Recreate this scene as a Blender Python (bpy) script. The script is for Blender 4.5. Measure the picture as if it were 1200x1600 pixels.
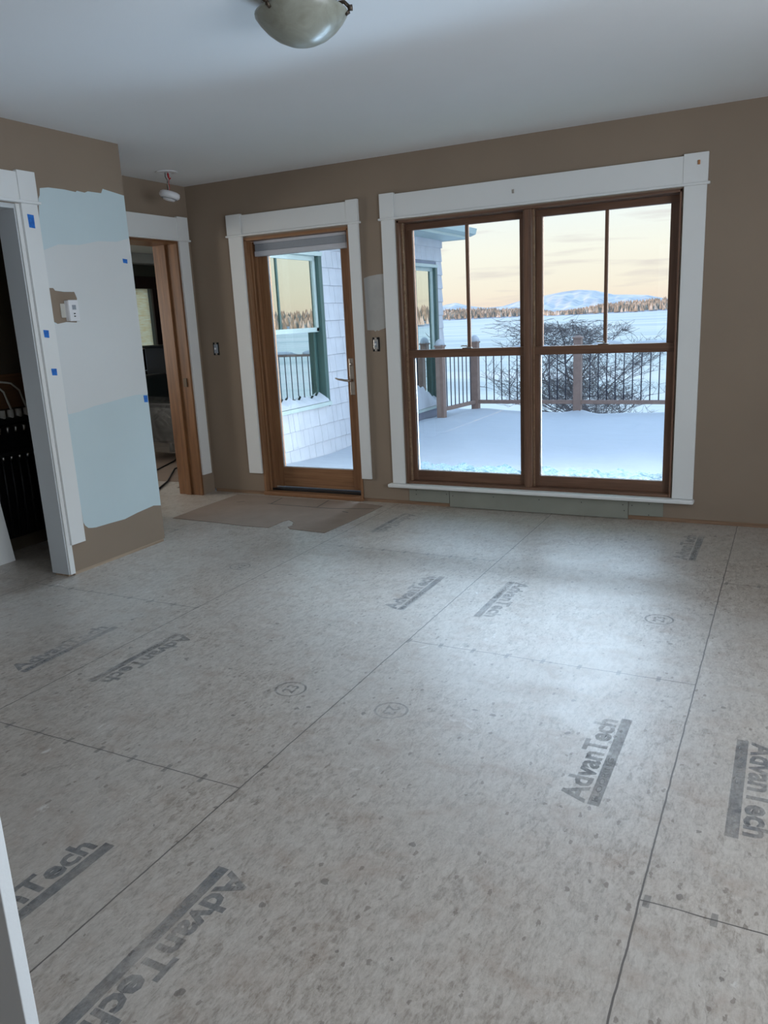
import bpy, bmesh, math, random
from mathutils import Vector, Matrix
sc = bpy.context.scene
for o in list(bpy.data.objects): bpy.data.objects.remove(o)
C = sc.collection
PI = math.pi

# ------------------------------------------------------------------ camera
cam = bpy.data.cameras.new('camera'); co = bpy.data.objects.new('camera', cam); C.objects.link(co)
cam.sensor_fit = 'VERTICAL'; cam.sensor_height = 36.0; cam.lens = 1227.968 / 1600 * 36
cam.clip_start = 0.05; cam.clip_end = 20000
Rr = [[0.8905179736, 0.4523377788, -0.0486649007], [0.0658194431, -0.2339388173, -0.9700208403], [-0.4501616817, 0.8606178964, -0.2380993422]]
right = Vector(Rr[0]); up = -Vector(Rr[1])
back = Vector((0.4501616817, -0.8606178964, 0.2380993422))
M = Matrix((right, up, back)).transposed().to_4x4(); M.translation = Vector((0, 0, 1.4))
co.matrix_world = M
sc.camera = co

# ------------------------------------------------------------------ exposure
vs = sc.view_settings
vs.view_transform = 'Standard'; vs.look = 'None'; vs.gamma = 1.0; vs.use_curve_mapping = False
vs.exposure = 0.0

# ------------------------------------------------------------------ sky
w = bpy.data.worlds.new('sky'); sc.world = w; w.use_nodes = True
nt = w.node_tree; nt.nodes.clear()
def nd(t, ty, **kw):
    n = t.nodes.new(ty)
    for k, v in kw.items(): setattr(n, k, v)
    return n
out = nd(nt, 'ShaderNodeOutputWorld'); bg = nd(nt, 'ShaderNodeBackground'); bg.inputs['Strength'].default_value = 1.0
tc = nd(nt, 'ShaderNodeTexCoord'); sx = nd(nt, 'ShaderNodeSeparateXYZ'); nt.links.new(tc.outputs['Generated'], sx.inputs[0])
ramp = nd(nt, 'ShaderNodeValToRGB'); cr = ramp.color_ramp
stops = [(0.0, (.55, .62, .72)), (.495, (.70, .72, .75)), (.501, (1.02, .84, .70)), (.513, (1.05, .96, .79)), (.535, (1.06, 1.05, .92)), (.568, (.94, 1.05, 1.07)), (.605, (1.05, 1.30, 1.50)), (.70, (1.15, 1.60, 2.12)), (1.0, (.95, 1.45, 2.15))]
while len(cr.elements) < len(stops): cr.elements.new(0.5)
for e, (p, c) in zip(cr.elements, stops): e.position = p; e.color = (*c, 1)
mp = nd(nt, 'ShaderNodeMath', operation='MULTIPLY_ADD'); mp.inputs[1].default_value = .5; mp.inputs[2].default_value = .5
nt.links.new(sx.outputs['Z'], mp.inputs[0]); nt.links.new(mp.outputs[0], ramp.inputs[0])
mapn = nd(nt, 'ShaderNodeMapping'); mapn.inputs['Scale'].default_value = (2.2, 2.2, 26)
nt.links.new(tc.outputs['Generated'], mapn.inputs[0])
cl = nd(nt, 'ShaderNodeTexNoise'); cl.inputs['Scale'].default_value = 2.4; cl.inputs['Detail'].default_value = 6; cl.inputs['Roughness'].default_value = .5
nt.links.new(mapn.outputs[0], cl.inputs['Vector'])
clr = nd(nt, 'ShaderNodeValToRGB'); clr.color_ramp.elements[0].position = .55; clr.color_ramp.elements[0].color = (0, 0, 0, 1)
clr.color_ramp.elements[1].position = .70; clr.color_ramp.elements[1].color = (.6, .6, .6, 1)
nt.links.new(cl.outputs['Fac'], clr.inputs[0])
mx = nd(nt, 'ShaderNodeMixRGB'); mx.inputs[2].default_value = (.70, .63, .62, 1)
nt.links.new(clr.outputs[0], mx.inputs[0]); nt.links.new(ramp.outputs[0], mx.inputs[1])
nt.links.new(mx.outputs[0], bg.inputs['Color']); nt.links.new(bg.outputs[0], out.inputs[0])

# ------------------------------------------------------------------ low sun from behind the house
def light(name, kind, loc, energy, color, **kw):
    l = bpy.data.lights.new(name, kind); l.energy = energy; l.color = color
    for k, v in kw.items(): setattr(l, k, v)
    o = bpy.data.objects.new(name, l); C.objects.link(o); o.location = loc
    return o
sun = light('low_sun', 'SUN', (0, -20, 20), 4.5, (1, .60, .36), angle=.01)
sun.rotation_euler = Vector((.33, .93, -.065)).to_track_quat('-Z', 'Y').to_euler()
# added area lamps outside the openings, standing in for daylight to brighten the room
def daylight(name, loc, sx_, sz_, power, col, direction, spread=180):
    o = light(name, 'AREA', loc, power, col, shape='RECTANGLE', size=sx_, size_y=sz_)
    o.data.spread = math.radians(spread)
    o.rotation_euler = Vector(direction).to_track_quat('-Z', 'Y').to_euler()
# added fill lamps beyond the big window: high, below the sill and east
daylight('high_fill', (-1.9, 8.4, 4.3), 3.4, 1.6, 135, (.62, .80, 1.0), (0, -1, -.80), 70)
daylight('low_fill', (-1.62, 5.97, -.01), 2.0, .2, 40, (.50, .74, 1.0), (0, -.66, .75), 120)
daylight('east_fill', (3.7, 8.8, 2.2), 2.6, 1.8, 300, (.78, .90, 1.0), (-7.2, -5.2, -1.25), 60)
daylight('side_fill', (1.85, 1.9, 1.45), 2.4, 1.5, 80, (.84, .92, 1.0), (-1, .12, .25))  # added fill outside an unseen opening in the right wall
daylight('rear_fill', (1.85, -.6, 1.5), .9, 1.3, 16, (.80, .90, 1.0), (-1, .2, .1))  # added weak fill that lifts the near casing
daylight('far_room_fill', (-7.78, 3.7, 1.5), 1.5, 1.2, 75, (1.0, .96, .88), (1, .3, .35))  # added fill for the far room, outside an unseen opening

# ------------------------------------------------------------------ materials
MAT = {}
def base(name):
    m = bpy.data.materials.new(name); m.use_nodes = True; t = m.node_tree
    return m, t, t.nodes['Principled BSDF']
def L(t, a, b): t.links.new(a, b)
def noise(t, vec, scale, detail=3, rough=.5, dist=0.0):
    n = nd(t, 'ShaderNodeTexNoise'); n.inputs['Scale'].default_value = scale; n.inputs['Detail'].default_value = detail
    n.inputs['Roughness'].default_value = rough; n.inputs['Distortion'].default_value = dist
    if vec is not None: L(t, vec, n.inputs['Vector'])
    return n.outputs['Fac']
def cramp(t, fac, pts):
    r = nd(t, 'ShaderNodeValToRGB'); e = r.color_ramp
    while len(e.elements) < len(pts): e.elements.new(.5)
    for q, (p, c) in zip(e.elements, pts):
        q.position = p; q.color = (*c, 1) if not isinstance(c, (int, float)) else (c, c, c, 1)
    L(t, fac, r.inputs[0]); return r.outputs[0]
def mth(t, op, a, b=None, c=None):
    n = nd(t, 'ShaderNodeMath', operation=op)
    for i, v in enumerate((a, b, c)):
        if v is None: continue
        if isinstance(v, (int, float)): n.inputs[i].default_value = v
        else: L(t, v, n.inputs[i])
    return n.outputs[0]
def mixc(t, fac, a, b, mode='MIX'):
    n = nd(t, 'ShaderNodeMixRGB', blend_type=mode)
    for i, v in enumerate((fac, a, b)):
        if isinstance(v, (int, float)): n.inputs[i].default_value = v
        elif isinstance(v, tuple): n.inputs[i].default_value = (*v, 1)
        else: L(t, v, n.inputs[i])
    return n.outputs[0]
def objco(t, scale=(1, 1, 1)):
    tc = nd(t, 'ShaderNodeTexCoord'); mp = nd(t, 'ShaderNodeMapping'); mp.inputs['Scale'].default_value = scale
    L(t, tc.outputs['Object'], mp.inputs[0]); return mp.outputs[0]
def bump(t, p, h, dist=.002, strength=.5):
    b = nd(t, 'ShaderNodeBump'); b.inputs['Distance'].default_value = dist; b.inputs['Strength'].default_value = strength
    L(t, h, b.inputs['Height']); L(t, b.outputs[0], p.inputs['Normal'])
def paint(name, col, rough=.6, var=.05, scale=3, bmp=.0006, metal=0):
    m, t, p = base(name); v = objco(t)
    f = noise(t, v, scale, 4, .55)
    dk = tuple(x * (1 - var) for x in col); lt = tuple(min(1, x * (1 + var)) for x in col)
    L(t, cramp(t, f, [(.3, dk), (.7, lt)]), p.inputs['Base Color'])
    p.inputs['Roughness'].default_value = rough; p.inputs['Metallic'].default_value = metal
    if bmp: bump(t, p, noise(t, v, 160, 2), bmp, .4)
    MAT[name] = m; return m
def wood(name, axis, dark, lightc, rough=.38, knots=False):
    m, t, p = base(name)
    s = {'x': (1.2, 26, 26), 'y': (26, 1.2, 26), 'z': (26, 26, 1.2)}[axis]
    v = objco(t, s); a = noise(t, v, 1.0, 5, .6, .6); b = noise(t, v, 4.0, 3, .6, .2)
    f = mth(t, 'ADD', mth(t, 'MULTIPLY', a, .65), mth(t, 'MULTIPLY', b, .35))
    c = cramp(t, f, [(.34, dark), (.5, tuple((x + y) / 2 for x, y in zip(dark, lightc))), (.66, lightc)])
    L(t, c, p.inputs['Base Color']); p.inputs['Roughness'].default_value = rough
    bump(t, p, f, .0006, .4); MAT[name] = m; return m

paint('tan_wall', (.27, .205, .150), .75, .04, 2)
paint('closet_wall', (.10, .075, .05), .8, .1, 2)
paint('white_trim', (.78, .79, .78), .42, .02, 2)
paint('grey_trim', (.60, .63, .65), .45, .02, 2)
paint('ceiling_white', (.82, .83, .84), .9, .015, 1.2)
paint('blue_paint', (.57, .68, .71), .5, .03, 1.6)
paint('pale_paint', (.69, .71, .71), .5, .02, 1.4)
paint('primer', (.40, .39, .37), .8, .06, 10)
paint('green_board', (.26, .265, .225), .85, .06, 6)
paint('plastic_white', (.78, .78, .80), .4, .01, 3, 0)
paint('shade_grey', (.30, .33, .37), .7, .03, 60)
paint('shade_light', (.55, .57, .62), .5, .02, 30)
paint('black', (.006, .006, .007), .5, .1, 3, 0)
paint('black_gloss', (.008, .008, .009), .3, .1, 3, 0)
paint('dark_hole', (.01, .01, .01), .9, .1, 3, 0)
paint('red_plastic', (.5, .02, .03), .4, .05, 3, 0)
paint('copper', (.5, .25, .12), .35, .1, 8, 0, 1)
paint('steel', (.62, .60, .57), .32, .04, 8, 0, 1)
paint('satin_nickel', (.55, .50, .45), .38, .04, 8, 0, 1)
paint('bronze', (.10, .075, .055), .45, .1, 8, 0, .7)
paint('pex_white', (.55, .53, .48), .5, .03, 8, 0)
paint('green_clad', (.055, .115, .105), .4, .06, 3, 0)
paint('sash_green', (.48, .57, .55), .4, .04, 3, 0)
paint('fascia_green', (.44, .54, .52), .45, .05, 2, 0)
paint('shingle_paint', (.56, .57, .61), .7, .07, 5, .001)
paint('shingle_gap_shade', (.30, .32, .40), .8, .05, 5, 0)  # wall behind the shingles, shade of the gaps put into its colour
paint('composite', (.27, .185, .155), .7, .12, 14, .001)
paint('baluster_black', (.03, .03, .05), .4, .1, 3, 0)
paint('bark', (.17, .15, .15), .85, .25, 6, 0)
paint('dark_trim', (.035, .014, .010), .5, .1, 3, 0)
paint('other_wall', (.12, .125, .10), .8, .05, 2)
paint('kraft_paper', (.29, .22, .175), .8, .08, 6)
paint('screw', (.04, .035, .03), .6, .1, 3, 0)
paint('roof', (.35, .45, .55), .7, .2, 5)
wood('fir_z', 'z', (.19, .088, .042), (.36, .19, .095))
wood('jamb_z', 'z', (.12, .050, .020), (.27, .125, .05))
wood('jamb_y', 'y', (.12, .050, .020), (.27, .125, .05))
wood('fir_x', 'x', (.19, .088, .042), (.36, .19, .095))
wood('fir_y', 'y', (.19, .088, .042), (.36, .19, .095))
wood('sash_z', 'z', (.115, .058, .035), (.215, .115, .072))
wood('sash_x', 'x', (.115, .058, .035), (.215, .115, .072))
wood('stud_x', 'x', (.17, .095, .055), (.36, .23, .14), .7)
wood('stud_y', 'y', (.28, .19, .13), (.50, .40, .30), .7)
wood('board_dark', 'y', (.10, .045, .02), (.20, .09, .04), .7)

# tape
m, t, p = base('tape'); v = objco(t)
L(t, cramp(t, noise(t, v, 60, 3), [(.35, (.01, .12, .48)), (.65, (.02, .20, .66))]), p.inputs['Base Color']); p.inputs['Roughness'].default_value = .6; MAT['tape'] = m

# glass that lets daylight pass and mirrors a little
def glass(name, tint=(.97, .99, .98), refl=.05, rough=0.0):
    m = bpy.data.materials.new(name); m.use_nodes = True; t = m.node_tree; t.nodes.clear()
    o = nd(t, 'ShaderNodeOutputMaterial'); tr = nd(t, 'ShaderNodeBsdfTransparent'); tr.inputs[0].default_value = (*tint, 1)
    gl = nd(t, 'ShaderNodeBsdfGlossy'); gl.inputs['Roughness'].default_value = rough; gl.inputs[0].default_value = (.93, 1, .95, 1)
    fr = nd(t, 'ShaderNodeFresnel'); fr.inputs['IOR'].default_value = 1.45
    mx = nd(t, 'ShaderNodeMixShader'); f = mth(t, 'MINIMUM', mth(t, 'ADD', fr.outputs[0], refl), 1.0)
    L(t, f, mx.inputs[0]); L(t, tr.outputs[0], mx.inputs[1]); L(t, gl.outputs[0], mx.inputs[2]); L(t, mx.outputs[0], o.inputs[0])
    MAT[name] = m
glass('pane', (.98, .99, .99), .0)
glass('mirror_pane', (.55, .68, .62), .68)

# frost at the foot of the panes
m = bpy.data.materials.new('frost'); m.use_nodes = True; t = m.node_tree; t.nodes.clear()
o = nd(t, 'ShaderNodeOutputMaterial'); tr = nd(t, 'ShaderNodeBsdfTransparent'); df = nd(t, 'ShaderNodeBsdfDiffuse'); tl = nd(t, 'ShaderNodeBsdfTranslucent')
df.inputs[0].default_value = (.40, .48, .48, 1); tl.inputs[0].default_value = (.13, .18, .19, 1)
ad = nd(t, 'ShaderNodeMixShader'); ad.inputs[0].default_value = .85; L(t, df.outputs[0], ad.inputs[1]); L(t, tl.outputs[0], ad.inputs[2])
f = noise(t, objco(t, (1, 1, 2.4)), 16, 5, .6, 1.6); mx = nd(t, 'ShaderNodeMixShader')
L(t, cramp(t, f, [(.38, .0), (.52, .40), (.64, .8)]), mx.inputs[0]); L(t, tr.outputs[0], mx.inputs[1]); L(t, ad.outputs[0], mx.inputs[2]); L(t, mx.outputs[0], o.inputs[0]); MAT['frost'] = m

# woven shade with daylight behind it
m = bpy.data.materials.new('woven'); m.use_nodes = True; t = m.node_tree; t.nodes.clear()
o = nd(t, 'ShaderNodeOutputMaterial'); df = nd(t, 'ShaderNodeBsdfDiffuse'); tl = nd(t, 'ShaderNodeBsdfTranslucent')
f = noise(t, objco(t, (1, 3, 22)), 3, 4); c = cramp(t, f, [(.3, (.88, .74, .50)), (.7, (.99, .96, .82))]); L(t, c, df.inputs[0]); L(t, c, tl.inputs[0])
ad = nd(t, 'ShaderNodeMixShader'); ad.inputs[0].default_value = .95; L(t, df.outputs[0], ad.inputs[1]); L(t, tl.outputs[0], ad.inputs[2]); L(t, ad.outputs[0], o.inputs[0]); MAT['woven'] = m

# clear polythene dust sheet
m = bpy.data.materials.new('polythene'); m.use_nodes = True; t = m.node_tree; t.nodes.clear()
o = nd(t, 'ShaderNodeOutputMaterial'); tr = nd(t, 'ShaderNodeBsdfTransparent'); gl = nd(t, 'ShaderNodeBsdfGlossy'); gl.inputs['Roughness'].default_value = .25; gl.inputs[0].default_value = (.6, .6, .6, 1)
mx = nd(t, 'ShaderNodeMixShader'); f = noise(t, objco(t), 7, 4, .6, 1.5); L(t, cramp(t, f, [(.35, .12), (.7, .4)]), mx.inputs[0]); L(t, tr.outputs[0], mx.inputs[1]); L(t, gl.outputs[0], mx.inputs[2]); L(t, mx.outputs[0], o.inputs[0]); MAT['polythene'] = m

# frosted lamp bowl
m, t, p = base('alabaster'); v = objco(t)
L(t, cramp(t, noise(t, v, 9, 5, .6, 1.2), [(.3, (.24, .24, .19)), (.7, (.36, .365, .31))]), p.inputs['Base Color']); p.inputs['Roughness'].default_value = .3; MAT['alabaster'] = m

# snow
def snow(name, col, sc_=2.0, bd=.01, stripes=False):
    m, t, p = base(name); v = objco(t, (1, 2.6, 1)); f = noise(t, v, sc_, 5, .6)
    L(t, cramp(t, f, [(.3, tuple(x * .95 for x in col)), (.7, col)]), p.inputs['Base Color']); p.inputs['Roughness'].default_value = .7
    bump(t, p, f, bd, .5); MAT[name] = m
snow('snow', (.50, .53, .58), 2.2, .03)
m, t, p = base('lake_ice'); v = objco(t, (.004, .018, 1)); f = noise(t, v, 2.0, 8, .6, .8)
L(t, cramp(t, f, [(.36, (.44, .48, .47)), (.48, (.54, .57, .54)), (.58, (.64, .63, .60))]), p.inputs['Base Color']); p.inputs['Roughness'].default_value = .75; bump(t, p, noise(t, objco(t, (.3, 1, 1)), 1.0, 5), .3, .6); MAT['lake_ice'] = m
m, t, p = base('far_mountain'); v = objco(t, (1, 1, 2.5)); f = noise(t, v, .004, 8, .62)
L(t, cramp(t, f, [(.38, (.34, .38, .43)), (.5, (.48, .50, .53)), (.62, (.62, .60, .60))]), p.inputs['Base Color']); p.inputs['Roughness'].default_value = .9; MAT['far_mountain'] = m
m, t, p = base('conifer'); v = objco(t); f = noise(t, v, .06, 6, .7)
L(t, cramp(t, f, [(.36, (.15, .14, .13)), (.5, (.28, .24, .19)), (.63, (.52, .47, .42))]), p.inputs['Base Color']); p.inputs['Roughness'].default_value = .9; MAT['conifer'] = m

# ink of the panel stamps
def ink(name, col, cover):
    m = bpy.data.materials.new(name); m.use_nodes = True; t = m.node_tree; t.nodes.clear()
    o = nd(t, 'ShaderNodeOutputMaterial'); tr = nd(t, 'ShaderNodeBsdfTransparent'); df = nd(t, 'ShaderNodeBsdfDiffuse'); df.inputs[0].default_value = (*col, 1)
    f = noise(t, objco(t), 26, 5, .7); g = noise(t, objco(t), 5, 3, .6); mx = nd(t, 'ShaderNodeMixShader')
    k = mth(t, 'MULTIPLY', cramp(t, f, [(.32, cover * .45), (.6, cover)]), cramp(t, g, [(.3, .35), (.6, 1.0)]))
    L(t, k, mx.inputs[0]); L(t, tr.outputs[0], mx.inputs[1]); L(t, df.outputs[0], mx.inputs[2]); L(t, mx.outputs[0], o.inputs[0]); MAT[name] = m
ink('ink', (.12, .145, .175), .52)
ink('ink_pale', (.17, .22, .28), .40)
ink('ink_gap', (.36, .35, .33), .5)

# floor: oriented strand subfloor panels, 1.206 m wide, 2.45 m long, staggered
m, t, p = base('subfloor'); p.inputs['Specular IOR Level'].default_value = .9; p.inputs['Coat Weight'].default_value = .35; p.inputs['Coat Roughness'].default_value = .30; tcn = nd(t, 'ShaderNodeTexCoord'); O = tcn.outputs['Object']
sp = nd(t, 'ShaderNodeSeparateXYZ'); L(t, O, sp.inputs[0]); X_, Y_ = sp.outputs['X'], sp.outputs['Y']
def mapped(scale, rot=0):
    mp = nd(t, 'ShaderNodeMapping'); mp.inputs['Scale'].default_value = scale; mp.inputs['Rotation'].default_value = (0, 0, rot); L(t, O, mp.inputs[0]); return mp.outputs[0]
warp = nd(t, 'ShaderNodeTexNoise'); warp.inputs['Scale'].default_value = 9; warp.inputs['Detail'].default_value = 3; L(t, O, warp.inputs['Vector'])
wv = nd(t, 'ShaderNodeVectorMath', operation='MULTIPLY_ADD'); wv.inputs[1].default_value = (.05, .05, 0); L(t, warp.outputs['Color'], wv.inputs[0]); L(t, O, wv.inputs[2])
def flake(scale, rot):
    mp = nd(t, 'ShaderNodeMapping'); mp.inputs['Scale'].default_value = scale; mp.inputs['Rotation'].default_value = (0, 0, rot); L(t, wv.outputs[0], mp.inputs[0])
    v = nd(t, 'ShaderNodeTexVoronoi'); v.inputs['Scale'].default_value = 1; L(t, mp.outputs[0], v.inputs['Vector'])
    q = nd(t, 'ShaderNodeSeparateColor'); L(t, v.outputs['Color'], q.inputs[0]); return q.outputs[0]
grain = noise(t, mapped((1, .35, 1), .1), 150, 3, .7)
fk = mth(t, 'ADD', mth(t, 'MULTIPLY', flake((85, 24, 1), .25), .36), mth(t, 'MULTIPLY', flake((60, 30, 1), -.5), .34))
strand = mth(t, 'ADD', mth(t, 'ADD', mth(t, 'MULTIPLY', mth(t, 'ADD', fk, .0), .26), mth(t, 'MULTIPLY', grain, .45)), mth(t, 'MULTIPLY', noise(t, mapped((1, .6, 1), .2), 34, 5, .75, 1.2), .45))
big = noise(t, mapped((1, 1, 1)), 1.3, 5, .6, .3); mid = noise(t, mapped((1, 1.4, 1)), 6, 5, .65, .4)
c = cramp(t, strand, [(.40, (.25, .215, .185)), (.52, (.42, .385, .35)), (.66, (.54, .51, .48))])
c = mixc(t, cramp(t, big, [(.38, 0.0), (.62, .42)]), c, (.52, .52, .51))
c = mixc(t, cramp(t, mid, [(.52, 0.0), (.70, .42)]), c, (.32, .24, .19))
# white plaster smears
sm = noise(t, mapped((1, 1, 1)), 7.5, 4, .6, 1.2); sm2 = noise(t, mapped((1, 1, 1)), 1.1, 2)
c = mixc(t, mth(t, 'MULTIPLY', cramp(t, sm, [(.66, 0.0), (.72, .8)]), cramp(t, sm2, [(.48, 0.15), (.6, 1.0)])), c, (.72, .73, .74))
# scattered dark chips
vo = nd(t, 'ShaderNodeTexVoronoi'); vo.inputs['Scale'].default_value = 8.5; L(t, mapped((1, 1, 1)), vo.inputs['Vector'])
vd = mth(t, 'ADD', vo.outputs['Distance'], mth(t, 'MULTIPLY', mth(t, 'SUBTRACT', noise(t, mapped((1, 1, 1)), 45, 2), .5), .22))
sepc = nd(t, 'ShaderNodeSeparateColor'); L(t, vo.outputs['Color'], sepc.inputs[0])
chip = mth(t, 'MULTIPLY', mth(t, 'LESS_THAN', vd, .085), mth(t, 'GREATER_THAN', sepc.outputs[0], .55))
c = mixc(t, mth(t, 'MULTIPLY', chip, .62), c, (.10, .085, .075))
vo2 = nd(t, 'ShaderNodeTexVoronoi'); vo2.inputs['Scale'].default_value = 30; L(t, mapped((1, .55, 1), .4), vo2.inputs['Vector'])
sepd = nd(t, 'ShaderNodeSeparateColor'); L(t, vo2.outputs['Color'], sepd.inputs[0])
fl2 = mth(t, 'MULTIPLY', mth(t, 'LESS_THAN', mth(t, 'ADD', vo2.outputs['Distance'], mth(t, 'MULTIPLY', mth(t, 'SUBTRACT', noise(t, mapped((1, 1, 1)), 90, 2), .5), .4)), .16), mth(t, 'GREATER_THAN', sepd.outputs[0], .6))
c = mixc(t, mth(t, 'MULTIPLY', fl2, .62), c, (.16, .13, .11))
# seams
wob = mth(t, 'MULTIPLY', mth(t, 'SUBTRACT', noise(t, mapped((1, 1, 1)), 12, 2), .5), .006)
u = mth(t, 'DIVIDE', mth(t, 'ADD', mth(t, 'ADD', X_, .245 + 1.206 * 10), wob), 1.206)
col = mth(t, 'FLOOR', u); fr = mth(t, 'FRACT', u)
dx = mth(t, 'MULTIPLY', mth(t, 'MINIMUM', fr, mth(t, 'SUBTRACT', 1.0, fr)), 1.206)
par = mth(t, 'MODULO', col, 2.0)
v_ = mth(t, 'DIVIDE', mth(t, 'ADD', mth(t, 'ADD', mth(t, 'ADD', Y_, 10 * 2.466 - 1.707), mth(t, 'MULTIPLY', par, -1.233)), mth(t, 'MULTIPLY', wob, 1.5)), 2.466)
fv = mth(t, 'FRACT', v_); dy = mth(t, 'MULTIPLY', mth(t, 'MINIMUM', fv, mth(t, 'SUBTRACT', 1.0, fv)), 2.466)
tick = mth(t, 'MULTIPLY', mth(t, 'LESS_THAN', dy, .022), mth(t, 'LESS_THAN', mth(t, 'ABSOLUTE', mth(t, 'SUBTRACT', mth(t, 'FRACT', mth(t, 'ADD', mth(t, 'DIVIDE', X_, .152), mth(t, 'MULTIPLY', wob, 14))), .5)), .05))
seam = mth(t, 'MAXIMUM', mth(t, 'LESS_THAN', dx, .0024), mth(t, 'LESS_THAN', dy, .0020))
c = mixc(t, 1.0, c, (.98, .93, .87), 'MULTIPLY')
c = mixc(t, mth(t, 'MULTIPLY', tick, .55), c, (.09, .085, .08))
c = mixc(t, mth(t, 'MULTIPLY', seam, .85), c, (.055, .045, .04))
L(t, c, p.inputs['Base Color'])
L(t, cramp(t, mid, [(.3, .40), (.7, .56)]), p.inputs['Roughness'])
h = mth(t, 'SUBTRACT', strand, mth(t, 'MULTIPLY', seam, 1.2)); bump(t, p, h, .0025, .5); MAT['subfloor'] = m

# ------------------------------------------------------------------ mesh helpers
class MB:
    def __init__(s): s.v = []; s.f = []
    def add(s, vs, fs):
        n = len(s.v); s.v += [tuple(v) for v in vs]; s.f += [tuple(i + n for i in f) for f in fs]; return s
    def box(s, x0, x1, y0, y1, z0, z1):
        return s.add([(x0, y0, z0), (x1, y0, z0), (x1, y1, z0), (x0, y1, z0), (x0, y0, z1), (x1, y0, z1), (x1, y1, z1), (x0, y1, z1)],
                     [(0, 3, 2, 1), (4, 5, 6, 7), (0, 1, 5, 4), (1, 2, 6, 5), (2, 3, 7, 6), (3, 0, 4, 7)])
    def prism(s, pts, ext):   # pts: 3D loop, ext: offset vector
        n = len(pts); e = Vector(ext)
        return s.add([Vector(q) for q in pts] + [Vector(q) + e for q in pts],
                     [tuple(range(n))[::-1], tuple(range(n, 2 * n))] + [(i, (i + 1) % n, n + (i + 1) % n, n + i) for i in range(n)])
    def tube(s, pts, r, seg=8, r2=None):
        pts = [Vector(q) for q in pts]; n = len(pts); rings = []; prev = None
        for i, q in enumerate(pts):
            d = (pts[min(i + 1, n - 1)] - pts[max(i - 1, 0)]).normalized()
            a = Vector((0, 0, 1)) if abs(d.z) < .9 else Vector((1, 0, 0))
            u = d.cross(a).normalized(); w_ = d.cross(u)
            rr = r if r2 is None else r + (r2 - r) * i / max(1, n - 1)
            rings.append([q + (u * math.cos(2 * PI * k / seg) + w_ * math.sin(2 * PI * k / seg)) * rr for k in range(seg)])
        vs = [v for R_ in rings for v in R_]; fs = []
        for i in range(n - 1):
            for k in range(seg):
                fs.append((i * seg + k, i * seg + (k + 1) % seg, (i + 1) * seg + (k + 1) % seg, (i + 1) * seg + k))
        fs.append(tuple(range(seg))[::-1]); fs.append(tuple((n - 1) * seg + k for k in range(seg)))
        return s.add(vs, fs)
    def lathe(s, c, prof, seg=40, mat=None):   # prof: (r, z) from start to end round the z axis
        c = Vector(c); vs = []; fs = []
        for r, z in prof:
            for k in range(seg):
                q = Vector((r * math.cos(2 * PI * k / seg), r * math.sin(2 * PI * k / seg), z))
                if mat is not None: q = mat @ q
                vs.append(c + q)
        for i in range(len(prof) - 1):
            for k in range(seg):
                fs.append((i * seg + k, i * seg + (k + 1) % seg, (i + 1) * seg + (k + 1) % seg, (i + 1) * seg + k))
        fs.append(tuple(range(seg))[::-1]); fs.append(tuple((len(prof) - 1) * seg + k for k in range(seg)))
        return s.add(vs, fs)
    def build(s, name, mat, parent=None, bevel=0, smooth=False, origin=None):
        me = bpy.data.meshes.new(name); me.from_pydata([Vector(v) for v in s.v], [], s.f); me.validate()
        bm = bmesh.new(); bm.from_mesh(me); bmesh.ops.recalc_face_normals(bm, faces=bm.faces); bm.to_mesh(me); bm.free()
        me.materials.append(MAT[mat] if isinstance(mat, str) else mat)
        o = bpy.data.objects.new(name, me); C.objects.link(o)
        if smooth:
            for q in me.polygons: q.use_smooth = True
        if bevel:
            b = o.modifiers.new('bevel', 'BEVEL'); b.width = bevel; b.segments = 2; b.limit_method = 'ANGLE'
        if origin is not None:
            me.transform(Matrix.Translation(-Vector(origin))); o.location = origin
        if parent is not None:
            o.parent = parent; base_ = Vector((0, 0, 0)); q = parent
            while q is not None: base_ += q.location; q = q.parent
            o.location = o.location - base_
        return o
def tag(o, label=None, cat=None, group=None, kind=None):
    if label: o['label'] = label
    if cat: o['category'] = cat
    if group: o['group'] = group
    if kind: o['kind'] = kind
    return o
def empty(name, loc=(0, 0, 0)):
    o = bpy.data.objects.new(name, None); C.objects.link(o); o.location = loc; o.empty_display_size = .05; return o
def B(*a): return MB().box(*a)
def struct(o): o['kind'] = 'structure'; return o
def sempty(name): return struct(empty(name))

CH = 2.513   # ceiling height
YB = 5.34    # window wall
XL = -3.745  # stub wall
XH = -4.46   # hall wall

# ------------------------------------------------------------------ room shell
fm = MB(); fm.box(-3.87, 1.6, -1.2, YB + .17, -.12, 0).box(-7.7, -3.87, 1.9, YB + .02, -.12, 0).box(-7.7, -4.93, YB + .02, 11.35, -.12, 0)
floor = struct(fm.build('floor', 'subfloor'))
struct(B(-4.6, 1.8, -1.4, 5.52, CH, CH + .12).build('ceiling', 'ceiling_white'))
def wallx(name, y0, y1, x0, x1, holes, mat, z0=.0, z1=CH):   # wall along X with holes (xa, xb, za, zb)
    m = MB(); xs = sorted({x0, x1} | {h for q in holes for h in q[:2]})
    for a, b in zip(xs, xs[1:]):
        hs = [q for q in holes if q[0] <= a + 1e-6 and q[1] >= b - 1e-6]
        if not hs: m.box(a, b, y0, y1, z0, z1)
        else:
            _, _, za, zb = hs[0]
            if za > z0 + 1e-4: m.box(a, b, y0, y1, z0, za)
            if zb < z1 - 1e-4: m.box(a, b, y0, y1, zb, z1)
    return struct(m.build(name, mat))
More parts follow.
